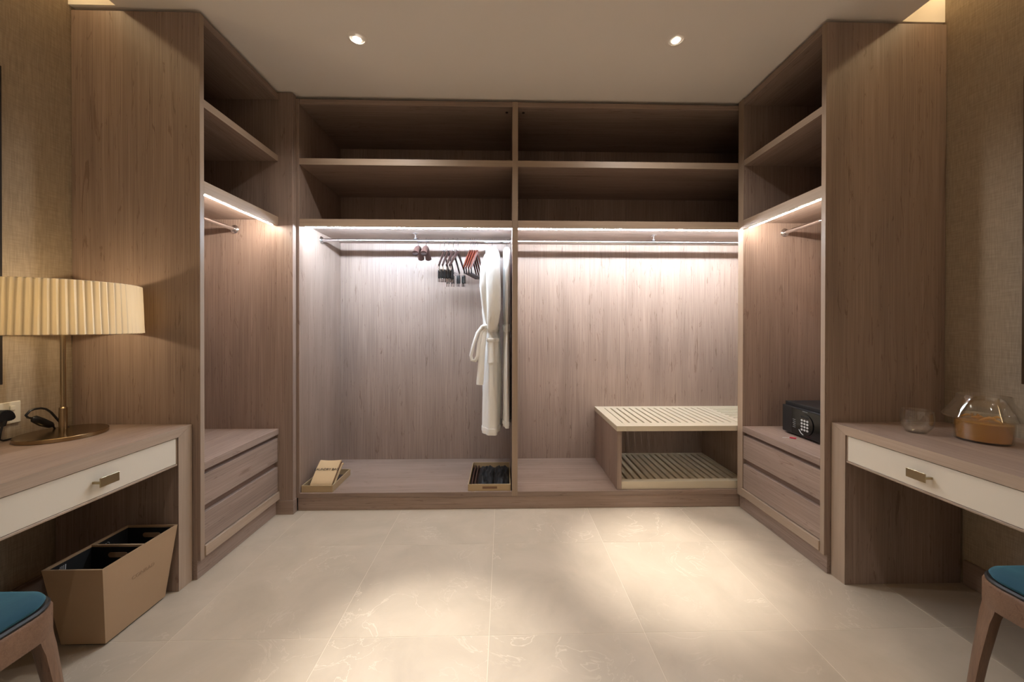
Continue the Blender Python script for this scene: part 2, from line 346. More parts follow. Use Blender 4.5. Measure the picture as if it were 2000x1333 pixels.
# right unit is one wide corner: the back unit runs on behind its end panel
bu = thing('open_wardrobe', (.1, 2.7, 0), 'wide two-bay open wardrobe of taupe wood with lit hanging space', 'wardrobe')
SX = -1.302; X1, X2 = .0565, .0925; XE = WR-.002
bx('side_panel', 'wood_z', bu, SX-.025, SX, YB, YBB-.0002, .1122, 2.632)
bx('divider_panel', 'wood_z', bu, X1, X2, YB+.001, YBB-.0002, .1122, 2.632)
bx('edge_strip', 'edge_z', bu, X1, X2, YB, YB+.001, .082, 2.632, 0)
bx('back_panel', 'wood_z', bu, SX-.025, .0745, YBB, YBB+.016, .1122, 2.632)
bx('back_panel', 'wood_z', bu, .0755, .995, YBB, YBB+.016, .1122, 2.632)
bx('back_panel', 'wood_z', bu, .996, XE, YBB, YBB+.016, .1122, 2.632)
for k, (xa, xb, led) in enumerate(((SX+.0002, X1-.0002, 'led_cool'), (X2+.0002, XE-.0002, 'led_neutral'))):
    bx('top_board', 'wood_x', bu, xa, xb, YB+.003, YBB-.0002, 2.600, 2.632)
    s1 = bx('shelf', 'wood_x', bu, xa, xb, YB+.002, YBB-.0002, 2.214, 2.254)
    bx('edge_strip', 'edge_x', s1, xa, xb, YB+.001, YB+.002, 2.214, 2.254, 0)
    sh = bx('shelf', 'wood_x', bu, xa, xb, YB+.018, YBB-.0002, 1.847, 1.868)
    bx('shelf_fascia', 'edge_x', sh, xa, xb, YB+.001, YB+.0178, 1.819, 1.868)
    bx('led_strip', led, sh, xa+.03 if k == 0 else xa+.002, xb-.002, YB+.0182, YB+.0242, 1.8155, 1.830, 0)
    rl = flange_rail(bu, (xa, 2.69, 1.797), (xb, 2.69, 1.797), (1, 0, 0))
    bxx = (-.632, 1.092)[k]
    MB().lathe([(.02, 0), (.02, -.004), (.0055, -.006), (.0055, -.03), (.0145, -.032), (.0145, -.038)], (bxx, 2.69, 1.8468), 16, True).build('rail_bracket', 'chrome', rl, smooth=40)
for xh in (.02, .13): MB().lathe([(.009, 0), (.009, -.002)], (xh, 2.47, 2.5998), 14, True).build('cam_cover', 'leather_dark', bu)
bx('bottom_board', 'wood_x', bu, SX-.025, XE, YB+.0008, YBB+.016, .082, .112)
bx('plinth', 'wood_x', bu, XP+.006, XE, YB+.004, YB+.03, 0, .0818)

# ------------------------------------------------------------------ luggage bench with slatted boards
lb = thing('luggage_bench', (1.19, 2.7, .112), 'luggage bench with cream slatted top and a slatted shelf below', 'luggage rack')
XA, XM = .7455, 1.632
bx('side_panel', 'wood_z', lb, XA, XA+.03, YB+.012, YBB-.001, .1122, .4978)
bx('side_panel', 'wood_z', lb, XM-.005, XM+.02, YB+.012, YBB-.001, .1122, .4978)
def slatted(parent, name, x0, x1, y0, y1, z0, z1, along, mar, pitch, gap, mat='rack_cream'):
    """frame of four rails plus one slat between each pair of slots"""
    f = MB()
    ml, mr, mf, mb_ = mar
    f.box(x0, x0+ml, y0, y1, z0, z1, .001).box(x1-mr, x1, y0, y1, z0, z1, .001).box(x0+ml, x1-mr, y0, y0+mf, z0, z1, .001).box(x0+ml, x1-mr, y1-mb_, y1, z0, z1, .001)
    fr = f.build(name, mat, parent)
    a, b = (x0+ml, x1-mr) if along == 'y' else (y0+mf, y1-mb_)
    n = int((b-a)//pitch); p = (b-a)/n
    for k in range(n):
        s0, s1 = a+k*p+gap/2, a+(k+1)*p-gap/2
        if along == 'y': bx('slat', mat, fr, s0, s1, y0+mf+.0002, y1-mb_-.0002, z0, z1, .0008)
        else: bx('slat', mat, fr, x0+ml+.0002, x1-mr-.0002, s0, s1, z0, z1, .0008)
    return fr
slatted(lb, 'slatted_top', XA-.004, XM, YB+.006, YBB-.001, .498, .532, 'y', (.062, .030, .085, .058), .0485, .0140)
slatted(lb, 'slatted_top', XM+.001, WR-.004, YB+.006, YBB-.001, .498, .532, 'x', (.012, .03, .06, .03), .0485, .0190)
slatted(lb, 'slatted_shelf', XA+.031, XM-.006, YB+.045, YBB-.001, .126, .150, 'y', (.012, .012, .05, .03), .0485, .0145)
bx('front_rail', 'rack_cream', lb, XA+.031, XM-.006, YB+.018, YB+.0448, .1125, .163)
bx('shelf_bearer', 'groove_shade', lb, XA+.032, XM-.007, YB+.05, YBB-.003, .1122, .1258)

# ------------------------------------------------------------------ desks
def desk(s, xf, xw, y0, y1, label):
    """s=+1: front faces +x"""
    t = thing('vanity_desk', (xf-s*.28, (y0+y1)/2, 0), label, 'desk')
    xb = xw+s*.0135; X = lambda a, b: tuple(sorted((a, b))); th, lt = .04, .072
    poly = lambda P: P
    a, b = X(xf, xb)
    MB().prism([(y0, ZD), (y1, ZD), (y1-lt, ZD-th), (y0+lt, ZD-th)], 'x', a, b, .0012).build('desk_top', 'wood_y', t)
    MB().prism([(y1, 0), (y1, ZD-.0006), (y1-lt, ZD-th-.0006), (y1-lt, 0)], 'x', a, b, .0012).build('leg_panel', 'wood_z', t)
    MB().prism([(y0, 0), (y0, ZD-.0006), (y0+lt, ZD-th-.0006), (y0+lt, 0)], 'x', a, b, .0012).build('leg_panel', 'wood_z', t)
    for part, P in (('desk_top', [(y0, ZD), (y1, ZD), (y1-lt, ZD-th), (y0+lt, ZD-th)]), ('leg_panel', [(y1, 0), (y1, ZD-.0006), (y1-lt, ZD-th-.0006), (y1-lt, 0)])):
        MB().prism(P, 'x', *X(xf+s*.0002, xf+s*.0012)).build('edge_strip', 'edge_y' if part == 'desk_top' else 'edge_z', t)
    ya, yb = y0+lt+.001, y1-lt-.001
    bx('drawer_rail', 'edge_y', t, *X(xf-s*.003, xb), ya, yb, .562, .5705)
    bx('drawer_stile', 'edge_z', t, *X(xf-s*.004, xf-s*.03), yb-.0045, yb, .571, .6865)
    w_ = .606; y = yb-.006
    for k in range(2):
        d = bx('drawer', 'cream_lacquer', t, *X(xf-s*.004, xf-s*.022), y-w_, y, .572, .6845, .0012)
        bx('drawer_box', 'tray_wood', d, *X(xf-s*.0222, xf-s*.42), y-w_+.012, y-.012, .576, .676, 0)
        yc = y-w_/2; zc = .628
        h = MB().box(*X(xf+s*.021, xf+s*.0245), yc-.033, yc+.033, zc-.0165, zc+.0165, .0006)
        h.box(*X(xf-s*.004, xf+s*.021), yc-.033, yc-.027, zc-.004, zc+.004).box(*X(xf-s*.004, xf+s*.021), yc+.027, yc+.033, zc-.004, zc+.004)
        h.build('drawer_pull', 'champagne', d)
        y -= w_+.005
    bx('end_filler', 'cream_lacquer', t, *X(xf-s*.004, xf-s*.022), ya+.001, y, .572, .6845, .0012)
    return t
DXL, DXR = -1.4445, 1.5669
desk(1, DXL, WL, .12, YL-.0035, 'taupe wood vanity desk with a cream drawer under the table lamp')
desk(-1, DXR, WR, .12, YR-.0035, 'taupe wood vanity desk with a cream drawer under the glass jar')

# ------------------------------------------------------------------ downlights
def downlight(x, y, aim, energy, label, group, col=(1, .965, .93), size=27):
    t = thing('ceiling_downlight', (x, y, H), label, 'downlight', group)
    MB().lathe([(.036, 0), (.036, -.0025), (.047, -.0025), (.050, -.0004)], (x, y, H), 28).build('trim_ring', 'plaster', t, smooth=40)
    ax = Vector(aim)-Vector((x, y, H)); ax.normalize()
    c = Vector((x, y, H-.001))
    MB().tube([c, c+ax*.0015], [.015, .015], 20).build('lens', 'bulb_white', t)
    MB().tube([c-ax*.0001, c+ax*.004], [.021, .021], 24, caps=False).build('lamp_collar', 'steel', t)
    lo = light('spot_beam', 'SPOT', t, c+ax*.012, energy, col, spot_size=math.radians(size), spot_blend=1.0, shadow_soft_size=.022)
    lo.rotation_euler = ax.to_track_quat('-Z', 'Y').to_euler()
    if size < 60:   # the wide, weak part of the same lamp's beam
        lo = light('spot_spill', 'SPOT', t, c+ax*.012, L_SPILL, col, spot_size=math.radians(140), spot_blend=.75, shadow_soft_size=.022)
        lo.rotation_euler = (0, 0, 0)
    return t
downlight(-.747, 1.923, (-.29, 1.24, 0), L_DOWN_A, 'recessed ceiling downlight above the bathrobe bay, tilted towards the desk side', None)
downlight(.881, 1.893, (.85, 1.86, 0), L_DOWN_B, 'recessed ceiling downlight above the luggage bench bay', None)
for i, (x, y) in enumerate(((-.75, -.75), (.88, -.75), (-.75, -1.6), (.88, -1.6))):  # four lamps added behind the camera to give soft frontal fill
    downlight(x, y, (x, y, 0), L_DOWN_FILL, 'added fill downlight in the ceiling '+('beside the lamp desk, on the wardrobe side of its pair', 'beside the glass jar desk, on the wardrobe side of its pair', 'beside the lamp desk, next to the wall opposite the wardrobe', 'beside the glass jar desk, next to the wall opposite the wardrobe')[i], 'added fill downlights over the floor', size=135)
# LED lines in the ceiling slots
for s, xw, lab in ((1, WL, 'warm LED line in the ceiling slot above the lamp desk'), (-1, WR, 'warm LED line in the ceiling slot above the glass jar desk')):
    a, b = sorted((xw+s*.001, xw+s*.02))
    MB().box(a, b, -2.1, 1.70, 2.795, 2.807).build('cove_light', 'led_warm', loc=(xw, 0, 2.80), label=lab, cat='LED strip')

# ------------------------------------------------------------------ table lamp
LX, LY = -1.82, 1.58
la = thing('table_lamp', (LX, LY, ZD), 'brass table lamp with a cream pleated drum shade', 'lamp')
MB().lathe([(0.001, 0), (.128, 0), (.13, .002), (.13, .015), (.128, .017), (.001, .017)], (LX, LY, ZD), 64).build('base', 'brass', la, smooth=30)
MB().lathe([(.0125, .017), (.0125, .115), (.0105, .118), (.0085, .12), (.0085, .50)], (LX, LY, ZD), 20, True).build('pole', 'brass', la, smooth=30)
SC = (-1.752, 1.533); RB, RT, ZB, ZT = .217, .209, 1.152, 1.352
NP = 64; rings = []
for i in range(9):
    f = i/8; R = RB+(RT-RB)*f; z = ZB+(ZT-ZB)*f; ring = []
    for k in range(NP*6):
        a = 2*PI*k/(NP*6); ph = (k % 6)/6
        saw = (ph if ph < .7 else (1-ph)*2.333)*.011
        wob = .0010*math.sin(a*9+f*2.1)+.0008*math.sin(a*23-f*3)
        a2 = a+.018*f*math.sin(a*3)
        ring.append((SC[0]+(R+saw+wob)*math.cos(a2), SC[1]+(R+saw+wob)*math.sin(a2), z))
    rings.append(ring)
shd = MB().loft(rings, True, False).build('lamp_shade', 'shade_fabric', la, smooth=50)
for z, R in ((ZB, RB), (ZT, RT)):
    MB().tube([(SC[0]+R*math.cos(2*PI*k/48), SC[1]+R*math.sin(2*PI*k/48), z) for k in range(49)], .0022, 6).build('shade_wire', 'shade_fabric', shd, smooth=60)
MB().tube([(LX, LY, 1.226), (SC[0], SC[1], 1.226)], .006, 10).build('lamp_arm', 'brass', la, smooth=40)
MB().tube([(SC[0], SC[1], 1.215), (SC[0], SC[1], 1.245)], .014, 14).build('lamp_holder', 'brass', la, smooth=40)
blb = MB().lathe([(.002, .03), (.013, .03), (.018, .045), (.023, .065), (.018, .085), (.002, .092)], (SC[0], SC[1], 1.215), 18).build('bulb', 'bulb_warm', la, smooth=60)
light('bulb_light', 'POINT', la, (SC[0], SC[1], 1.245), L_TABLE, (1, .80, .53), shadow_soft_size=.028)
MB().tube([(-1.865, 1.66, .731), (-1.90, 1.645, .757), (-1.90, 1.625, .79), (-1.90, 1.607, .819), (-1.90, 1.588, .838), (-1.90, 1.572, .844), (-1.90, 1.552, .845), (-1.90, 1.536, .841), (-1.90, 1.524, .826), (-1.90, 1.530, .816), (-1.90, 1.545, .808)], .0042, 8).build('cord', 'black_plastic', la, smooth=60)
MB().tube([(-1.90, 1.543, .809), (-1.90, 1.550, .806), (-1.90, 1.575, .786), (-1.90, 1.605, .766), (-1.90, 1.614, .760)], [.006, .014, .0165, .013, .006], 12, flat=(1, .75)).build('cord_switch', 'black_plastic', la, smooth=50)
MB().tube([(-1.90, 1.612, .761), (-1.915, 1.632, .745), (-1.93, 1.64, .7325), (-1.955, 1.60, .7325), (-1.96, 1.54, .7325), (-1.957, 1.50, .733), (-1.951, 1.485, .742), (-1.951, 1.488, .77), (-1.951, 1.495, .80)], .0036, 8).build('cord', 'black_plastic', la, smooth=60)
pl = MB().prism([(1.472, .815), (1.478, .838), (1.492, .852), (1.510, .852), (1.524, .838), (1.530, .817), (1.520, .808), (1.482, .808)], 'x', -1.976, -1.942, .003).build('plug', 'black_plastic', la)
MB().tube([(-1.952, 1.496, .812), (-1.951, 1.495, .79)], [.012, .007], 10).build('plug_neck', 'black_plastic', pl)
so = thing('wall_socket', (WL, 1.50, .832), 'cream double wall socket with a black plug in it', 'socket')
bx('socket_plate', 'plastic_cream', so, WL+.0002, WL+.009, 1.428, 1.574, .789, .876, .002)
for yy in (1.545, 1.455): bx('rocker_switch', 'plastic_cream', so, WL+.0092, WL+.014, yy-.008, yy+.008, .842, .860, .001)

# ------------------------------------------------------------------ mirrors on the side walls
for s, xw, yy, mt, lab in ((1, WL, 1.506, 'frame_dark', 'tall wall mirror with a dark frame above the lamp desk'), (-1, WR, 1.462, 'bronze', 'tall wall mirror with a thin bronze frame above the glass jar desk')):
    t = thing('wall_mirror', (xw, yy-.5, .952), lab, 'mirror')
    a, b = sorted((xw+s*.001, xw+s*.026)); y0 = yy-1.0
    bx('mirror_pane', 'mirror_glass', t, *sorted((xw+s*.002, xw+s*.018)), y0+.0122, yy-.0122, .9642, 2.1878, 0)
    bx('frame_side', mt, t, a, b, yy-.012, yy, .952, 2.20); bx('frame_side', mt, t, a, b, y0, y0+.012, .952, 2.20)
    bx('frame_rail', mt, t, a, b, y0+.012, yy-.012, .952, .964); bx('frame_rail', mt, t, a, b, y0+.012, yy-.012, 2.188, 2.20)

# ------------------------------------------------------------------ recycling bin
bi = thing('waste_bin', (-1.55, 1.53, 0), 'tan leather two-part waste bin with tapering sides under the lamp desk', 'bin')
ZT_ = .306
TP = (-1.652, -1.438, 1.366, 1.674); BT = (-1.628, -1.468, 1.404, 1.646); TK = .006
def rect(r, z, i=0): return [(r[0]+i, r[2]+i, z), (r[1]-i, r[2]+i, z), (r[1]-i, r[3]-i, z), (r[0]+i, r[3]-i, z)]
rings = [rect(BT, .008), rect(TP, ZT_), rect(TP, ZT_, TK), rect(BT, .016, TK)]
MB().loft(rings, True, True).build('bin_shell', 'leather_tan', bi)
bx('bin_base', 'black_plastic', bi, BT[0]+.006, BT[1]-.006, BT[2]+.006, BT[3]-.006, 0, .0078)
ym = 1.527
dv = MB().prism([(BT[0]+.012, .03), (BT[1]-.012, .03), (TP[1]-.0075, ZT_-.001), (TP[0]+.0075, ZT_-.001)], 'y', ym-.004, ym+.004).build('divider', 'leather_tan', bi)
def lerp_rect(z):
    f = (z-.008)/(ZT_-.008); return [BT[i]+(TP[i]-BT[i])*f for i in range(4)]
for k, (a, b) in enumerate(((None, ym-.0045), (ym+.0045, None))):
    g = MB(); rr = []
    for z, inn in ((ZT_-.008, TK+.001), (.02, TK+.001), (.02, TK+.004), (ZT_-.008, TK+.004)):
        q = lerp_rect(z); y0 = q[2]+inn if a is None else a+(inn-TK-.001); y1 = q[3]-inn if b is None else b-(inn-TK-.001)
        rr.append([(q[0]+inn, y0, z), (q[1]-inn, y0, z), (q[1]-inn, y1, z), (q[0]+inn, y1, z)])
    g.loft([rr[0], rr[1]], True, False); g.loft([rr[2], rr[3]], True, False)
    g.loft([rr[0], rr[3]], True, False); g.bm.faces.new([g.bm.verts.new(p) for p in rr[1]])
    lin_ = g.build('inner_bin', 'black_inner', bi)
    q = lerp_rect(ZT_-.03); yb = (q[3]-.012) if k else (ym-.010)
    xc, zc = -1.535, ZT_-.036
    MB().prism([(xc+dx*.028+.010*math.cos(t)*(1), zc+.010*math.sin(t)) for dx, t0 in ((1, -90), (-1, 90)) for t in [math.radians(t0+18*j) for j in range(11)]], 'y', yb-.0018, yb-.0006).build('hand_hole', 'leather_print', lin_)
    # small printed symbol on the wall-side lining
    z0 = ZT_-.028
    def on_wall(y, z):
        q = lerp_rect(z); return Vector((q[0]+TK+.0062, y, z))
    yc = 1.418 if k == 0 else 1.575
    P = lambda dy, dz: on_wall(yc+dy, z0+dz)
    ic = MB()
    if k == 0:
        for dy in (-.008, -.003, .002, .007): ic.tube([P(dy, -.006), P(dy+.002, .012)], .0011, 6)
        ic.tube([P(-.010, .006), P(-.009, -.010), P(0, -.016), P(.008, -.010), P(.011, .012)], .0013, 6)
    else:
        for j in range(3):
            t0 = 2*PI*j/3
            ic.tube([P(.008*math.cos(t0+q*.3), .008*math.sin(t0+q*.3)) for q in range(6)], .0012, 6)
    ic.build('printed_symbol', 'icon_white', lin_)
q = lerp_rect(.195); q2 = lerp_rect(.10); up = Vector((lerp_rect(.25)[1]-q[1], 0, .055))
text('lettering', 'CONRAD', 'leather_print', bi, frame((q[1]+.0004, 1.53, .195), (0, 1, 0), up), .022, .0003)

# ------------------------------------------------------------------ stools
def stool(x0, x1, y0, y1, label):
    t = thing('vanity_stool', ((x0+x1)/2, (y0+y1)/2, 0), label, 'stool', 'blue velvet vanity stools')
    cx, cy = (x0+x1)/2, (y0+y1)/2; hx, hy = (x1-x0)/2, (y1-y0)/2
    def rr(inset, z, rad=.085, n=8):
        P = []
        for sx, sy, a0 in ((1, 1, 0), (-1, 1, 90), (-1, -1, 180), (1, -1, 270)):
            for k in range(n+1):
                a = math.radians(a0+90*k/n); P.append((cx+sx*(hx-rad)+(rad-inset)*math.cos(a), cy+sy*(hy-rad)+(rad-inset)*math.sin(a), z))
        return P
    MB().loft([rr(0, .372), rr(0, .435), rr(.004, .442), rr(.032, .442), rr(.036, .38), rr(.034, .372)], True, False).loft([rr(0, .372), rr(.034, .372)], True, False).build('seat_frame', 'stool_wood_x', t, smooth=40)
    MB().loft([rr(.006, .4422), rr(.004, .448), rr(.008, .453)], True, True).build('seat_piping', 'piping_black', t, smooth=40)
    MB().loft([rr(.016, .4532), rr(.012, .460), rr(.017, .468), rr(.035, .475), rr(.075, .479)], True, True).build('seat_cushion', 'velvet', t, smooth=60)
    for sx in (1, -1):
        for sy in (1, -1):
            rings = []
            for z, o, w_, rad in ((.43, .0, .062, .084), (.385, .0, .060, .084), (.36, .0, .056, .078), (.33, .001, .051, .070), (.2, .006, .041, .054), (0, .015, .031, .040)):
                ax_, ay_ = cx+sx*(hx-.001+o-rad), cy+sy*(hy-.001+o-rad)
                arc = [(ax_+sx*rad*math.cos(math.radians(t)), ay_+sy*rad*math.sin(math.radians(t))) for t in (8, 25, 45, 65, 82)]
                ex, ey = cx+sx*(hx+o), cy+sy*(hy+o)
                rings.append([(p[0], p[1], z) for p in arc+[(ex-sx*w_*1.15, ey-sy*w_*.7), (ex-sx*w_, ey-sy*w_), (ex-sx*w_*.7, ey-sy*w_*1.15)]])
            MB().loft(rings, True, True).build('leg', 'stool_wood_z', t, smooth=35)
    return t
stool(-1.645, -1.178, .57, 1.045, 'wooden vanity stool with a blue velvet seat at the lamp desk')
stool(1.398, 1.865, .62, 1.095, 'wooden vanity stool with a blue velvet seat at the desk with the glass jar')

# ------------------------------------------------------------------ trays and what lies in them
PZ = .1121
def tray(x0, x1, y0, y1, label):
    t = thing('wooden_tray', ((x0+x1)/2, (y0+y1)/2, PZ), label, 'tray')
    z0, z1, k = PZ, PZ+.044, .0055
    bx('tray_base', 'tray_lining', t, x0+k, x1-k, y0+k, y1-k, z0, z0+.005, 0)
    bx('tray_side', 'tray_wood', t, x0, x0+k, y0, y1, z0, z1, .0008); bx('tray_side', 'tray_wood', t, x1-k, x1, y0, y1, z0, z1, .0008)
    f = bx('tray_side', 'tray_wood', t, x0+k, x1-k, y0, y0+k, z0, z1, .0008); bx('tray_side', 'tray_wood', t, x0+k, x1-k, y1-k, y1, z0, z1, .0008)
    return t, f
tray(-1.297, -1.099, 2.418, 2.70, 'pale wooden tray holding the folded laundry bag')
t2, f2 = tray(-.229, .048, 2.418, 2.812, 'pale wooden tray holding black shoe bags beside the divider')
bx('tray_label', 'label_brown', f2, -.135, -.04, 2.4172, 2.418, PZ+.015, PZ+.030, 0)
# laundry bag: folded canvas leaning up on the rest of the stack
def sheet(name, mat, x0, x1, prof, th, parent=None, skew=0, **k):
    """prof: list of (y, z) along the slope; slab of thickness th with soft sag across x"""
    rings = []; n = 9
    for i, (y, z) in enumerate(prof):
        f = i/(len(prof)-1); top = []; bot = []
        for j in range(n):
            u = j/(n-1); x = x0+(x1-x0)*u+skew*f; sag = -.004*math.sin(PI*u)*f
            top.append((x, y, z+sag)); bot.append((x, y+th*.35, z+sag-th))
        rings.append(top+bot[::-1])
    return MB().loft(rings, True, True).build(name, mat, parent, smooth=45, **k)
prof = [(2.452, .128), (2.455, .150), (2.470, .166), (2.50, .195), (2.54, .230), (2.575, .258), (2.585, .262)]
lbag = sheet('laundry_bag', 'bag_tan', -1.262, -1.122, prof, .010, None, .008, loc=(-1.19, 2.52, .117), label='folded tan canvas laundry bag with black lettering', cat='laundry bag')
sl = Vector((0, .075, .063)).normalized()
text('lettering', 'LAUNDRY BAG', 'ink', lbag, frame((-1.186, 2.5255, .2195), (1, 0, 0), sl), .0235, .0004)
for k, (mt, d, lab) in enumerate((('bag_tan_dark', .013, 'folded brown cloth bag under the laundry bag'), ('bag_tan', .027, 'folded pale canvas bag at the bottom of the laundry tray stack'))):
    sheet('folded_bag', mt, -1.256, -1.124+.006*k, [(y+.008+.35*d+k*.006, max(z-d-.002, .131)) for y, z in prof[2:]], .009, None, .010, loc=(-1.19, 2.53, .117), label=lab, cat='cloth bag')
# shoe bags: two soft black bundles with folds, and two brown shoe horns
def bundle(x0, x1, y0, y1, z0, h, seed, label):
    rnd = random.Random(seed); n, mN = 18, 22
    ph = [rnd.uniform(0, 6) for _ in range(6)]
    top = []
    for j in range(mN):
        v = j/(mN-1); row = []
        for i in range(n):
            u = i/(n-1); e = min(1, 5*min(u, 1-u))*min(1, 5*min(v, 1-v)); e = e**.5
            hh = h*e*(.78+.22*math.sin(9*u+5*v+ph[0])*math.sin(4*v+ph[1])+.16*math.sin(14*(u*.7+v)+ph[2])+.10*math.sin(21*(u-v*.6)+ph[3]))
            row.append((x0+(x1-x0)*u, y0+(y1-y0)*v, z0+max(.002, hh)))
        top.append(row)
    g = MB(); V = [[g.bm.verts.new(p) for p in r] for r in top]; B = [[g.bm.verts.new((p[0], p[1], z0)) for p in r] for r in top]
    for j in range(mN-1):
        for i in range(n-1):
            g.bm.faces.new((V[j][i], V[j][i+1], V[j+1][i+1], V[j+1][i])); g.bm.faces.new((B[j][i], B[j+1][i], B[j+1][i+1], B[j][i+1]))
    for i in range(n-1): g.bm.faces.new((V[0][i], B[0][i], B[0][i+1], V[0][i+1])); g.bm.faces.new((V[-1][i+1], B[-1][i+1], B[-1][i], V[-1][i]))
    for j in range(mN-1): g.bm.faces.new((V[j][0], V[j+1][0], B[j+1][0], B[j][0])); g.bm.faces.new((V[j+1][-1], V[j][-1], B[j][-1], B[j+1][-1]))
    g.build('shoe_bag', 'cloth_black', smooth=70, loc=((x0+x1)/2, (y0+y1)/2, z0), label=label, cat='shoe bag')
bundle(-.168, -.066, 2.430, 2.80, PZ+.0052, .048, 3, 'crumpled black cloth shoe bag in the tray, next to the brown shoe horns')
bundle(-.062, .040, 2.430, 2.80, PZ+.0052, .046, 8, 'crumpled black cloth shoe bag in the tray, next to the divider panel')
for k, xh in enumerate((-.207, -.186)):
    MB().tube([(xh, 2.432, PZ+.018), (xh, 2.50, PZ+.022), (xh, 2.68, PZ+.022), (xh+.003, 2.79, PZ+.018)], [.006, .008, .008, .009], 10, flat=(1.3, .8)).build('shoe_horn', 'brush_brown', smooth=60, loc=(xh, 2.6, PZ+.005), label=('brown shoe horn along the outer side of the shoe bag tray', 'brown shoe horn lying against the black shoe bags')[k], cat='shoe horn')

# ------------------------------------------------------------------ hangers (origin = rail centre, hanger lies in the local x-z plane)
RY, RZ = 2.69, 1.797
def hook(parent, low=-.075, mat='chrome'):
    pts = [(.0185*math.cos(math.radians(a)), 0, -.0009+.0185*math.sin(math.radians(a))) for a in range(205, -50, -15)]
    pts += [(.004, 0, -.03), (0, 0, -.042), (0, 0, low)]
    o = Vector(parent['_o'])
    MB().tube([Vector(p)+o for p in pts], .0022, 8).build('hook', mat, parent, smooth=60)
def hanger_body(parent, mat, half, z0, z1, r0, r1, flat, curve=.02):
    o = Vector(parent['_o']); P = []; R = []
    for k in range(-12, 13):
        u = k/12; a = abs(u); P.append(o+Vector((half*u, 0, z0+(z1-z0)*(a**1.15))))
        R.append(r0+(r1-r0)*a*a)
    return MB().tube(P, R, 12, flat=flat, up=(0, 0, 1)).build('hanger_arms', mat, parent, smooth=60)
def clip_hanger():
    t = thing('clip_hanger', (0, 0, 0), 'x', 'hanger', 'clip hangers')
    hook(t); hanger_body(t, 'hanger_dark', .185, -.08, -.205, .016, .011, (1, .42))
    br = MB().tube([(-.172, 0, -.238), (.172, 0, -.238)], .0032, 8).build('clip_rod', 'chrome', t, smooth=60)
    for s in (-1, 1):
        MB().tube([(s*.172, 0, -.19), (s*.172, 0, -.239)], .003, 8).build('rod_post', 'chrome', t)
        c = MB().prism([(-.017, -.228), (.017, -.228), (.021, -.285), (.009, -.291), (-.009, -.291), (-.021, -.285)], 'y', -.010, -.004, .001)
        c.prism([(-.017, -.228), (.017, -.228), (.021, -.285), (.009, -.291), (-.009, -.291), (-.021, -.285)], 'y', .004, .010, .001)
        bmesh.ops.translate(c.bm, verts=c.bm.verts, vec=(s*.15, 0, 0)); cl = c.build('clip', 'black_plastic', t)
        g = MB().box(-.02, .02, -.0095, -.0055, -.315, -.289, .001).box(-.02, .02, .0055, .0095, -.315, -.289, .001)
        bmesh.ops.translate(g.bm, verts=g.bm.verts, vec=(s*.15, 0, 0)); g.build('clip_jaw', 'chrome', cl)
    return t
def bar_hanger():
    t = thing('trouser_hanger', (0, 0, 0), 'x', 'hanger', 'wooden trouser hangers')
    hook(t); hanger_body(t, 'hanger_wood', .178, -.078, -.222, .020, .012, (1, .30))
    MB().tube([(-.162, 0, -.252), (.162, 0, -.252)], .0048, 10).build('trouser_bar', 'hanger_dark', t, smooth=60)
    for s in (-1, 1): MB().tube([(s*.166, 0, -.212), (s*.165, 0, -.235), (s*.160, 0, -.252)], .0042, 8).build('bar_bracket', 'black_plastic', t, smooth=60)
    return t
def wide_hanger(label=None):
    t = thing('coat_hanger', (0, 0, 0), 'x', 'hanger', 'wide brown coat hangers')
    hook(t, -.05)
    P = []; R = []
    for k in range(-14, 15):
        u = k/14; a = abs(u); P.append((.112*u, 0, -.050-.062*a**1.6)); R.append(.017+.006*a**2)
    b_ = MB().tube(P, R, 16, flat=(.85, 1.0), up=(0, 0, 1)).build('hanger_arms', 'leather_brown', t, smooth=60)
    for s in (-1, 1):
        MB().tube([(s*.1122, 0, -.1122), (s*.1134, 0, -.1126)], [.018, .015], 16, flat=(.85, 1)).build('end_cap', 'leather_dark', b_, smooth=40)
    return t
def spread(src, spots, labels):
    for i, (x, a) in enumerate(spots):
        o = src if i == 0 else copy_thing(src, (0, 0, 0))
        o.location = (x, RY, RZ); o.rotation_euler = (0, 0, math.radians(a)); o['label'] = labels[i]
HL = lambda what, n: [what+s for s in n]
spread(clip_hanger(), [(-.426, 88), (-.396, 86), (-.361, 83), (-.329, 80)], HL('dark wood clip hanger with black clips, ', ('first after the wide brown coat hangers', 'second after the wide brown coat hangers', 'third after the wide brown coat hangers', 'the one next to the trouser hangers')))
spread(bar_hanger(), [(-.238, 80), (-.222, 80), (-.206, 80), (-.189, 80)], HL('reddish brown trouser hanger with bar, ', ('the one next to the clip hangers', 'second after the clip hangers', 'third after the clip hangers', 'the one next to the white bathrobe')))
spread(wide_hanger(), [(-.611, 92), (-.556, 93)], ['wide brown coat hanger with flared ends, right under the rail bracket', 'wide brown coat hanger with flared ends, on the clip hanger side of the rail bracket'])

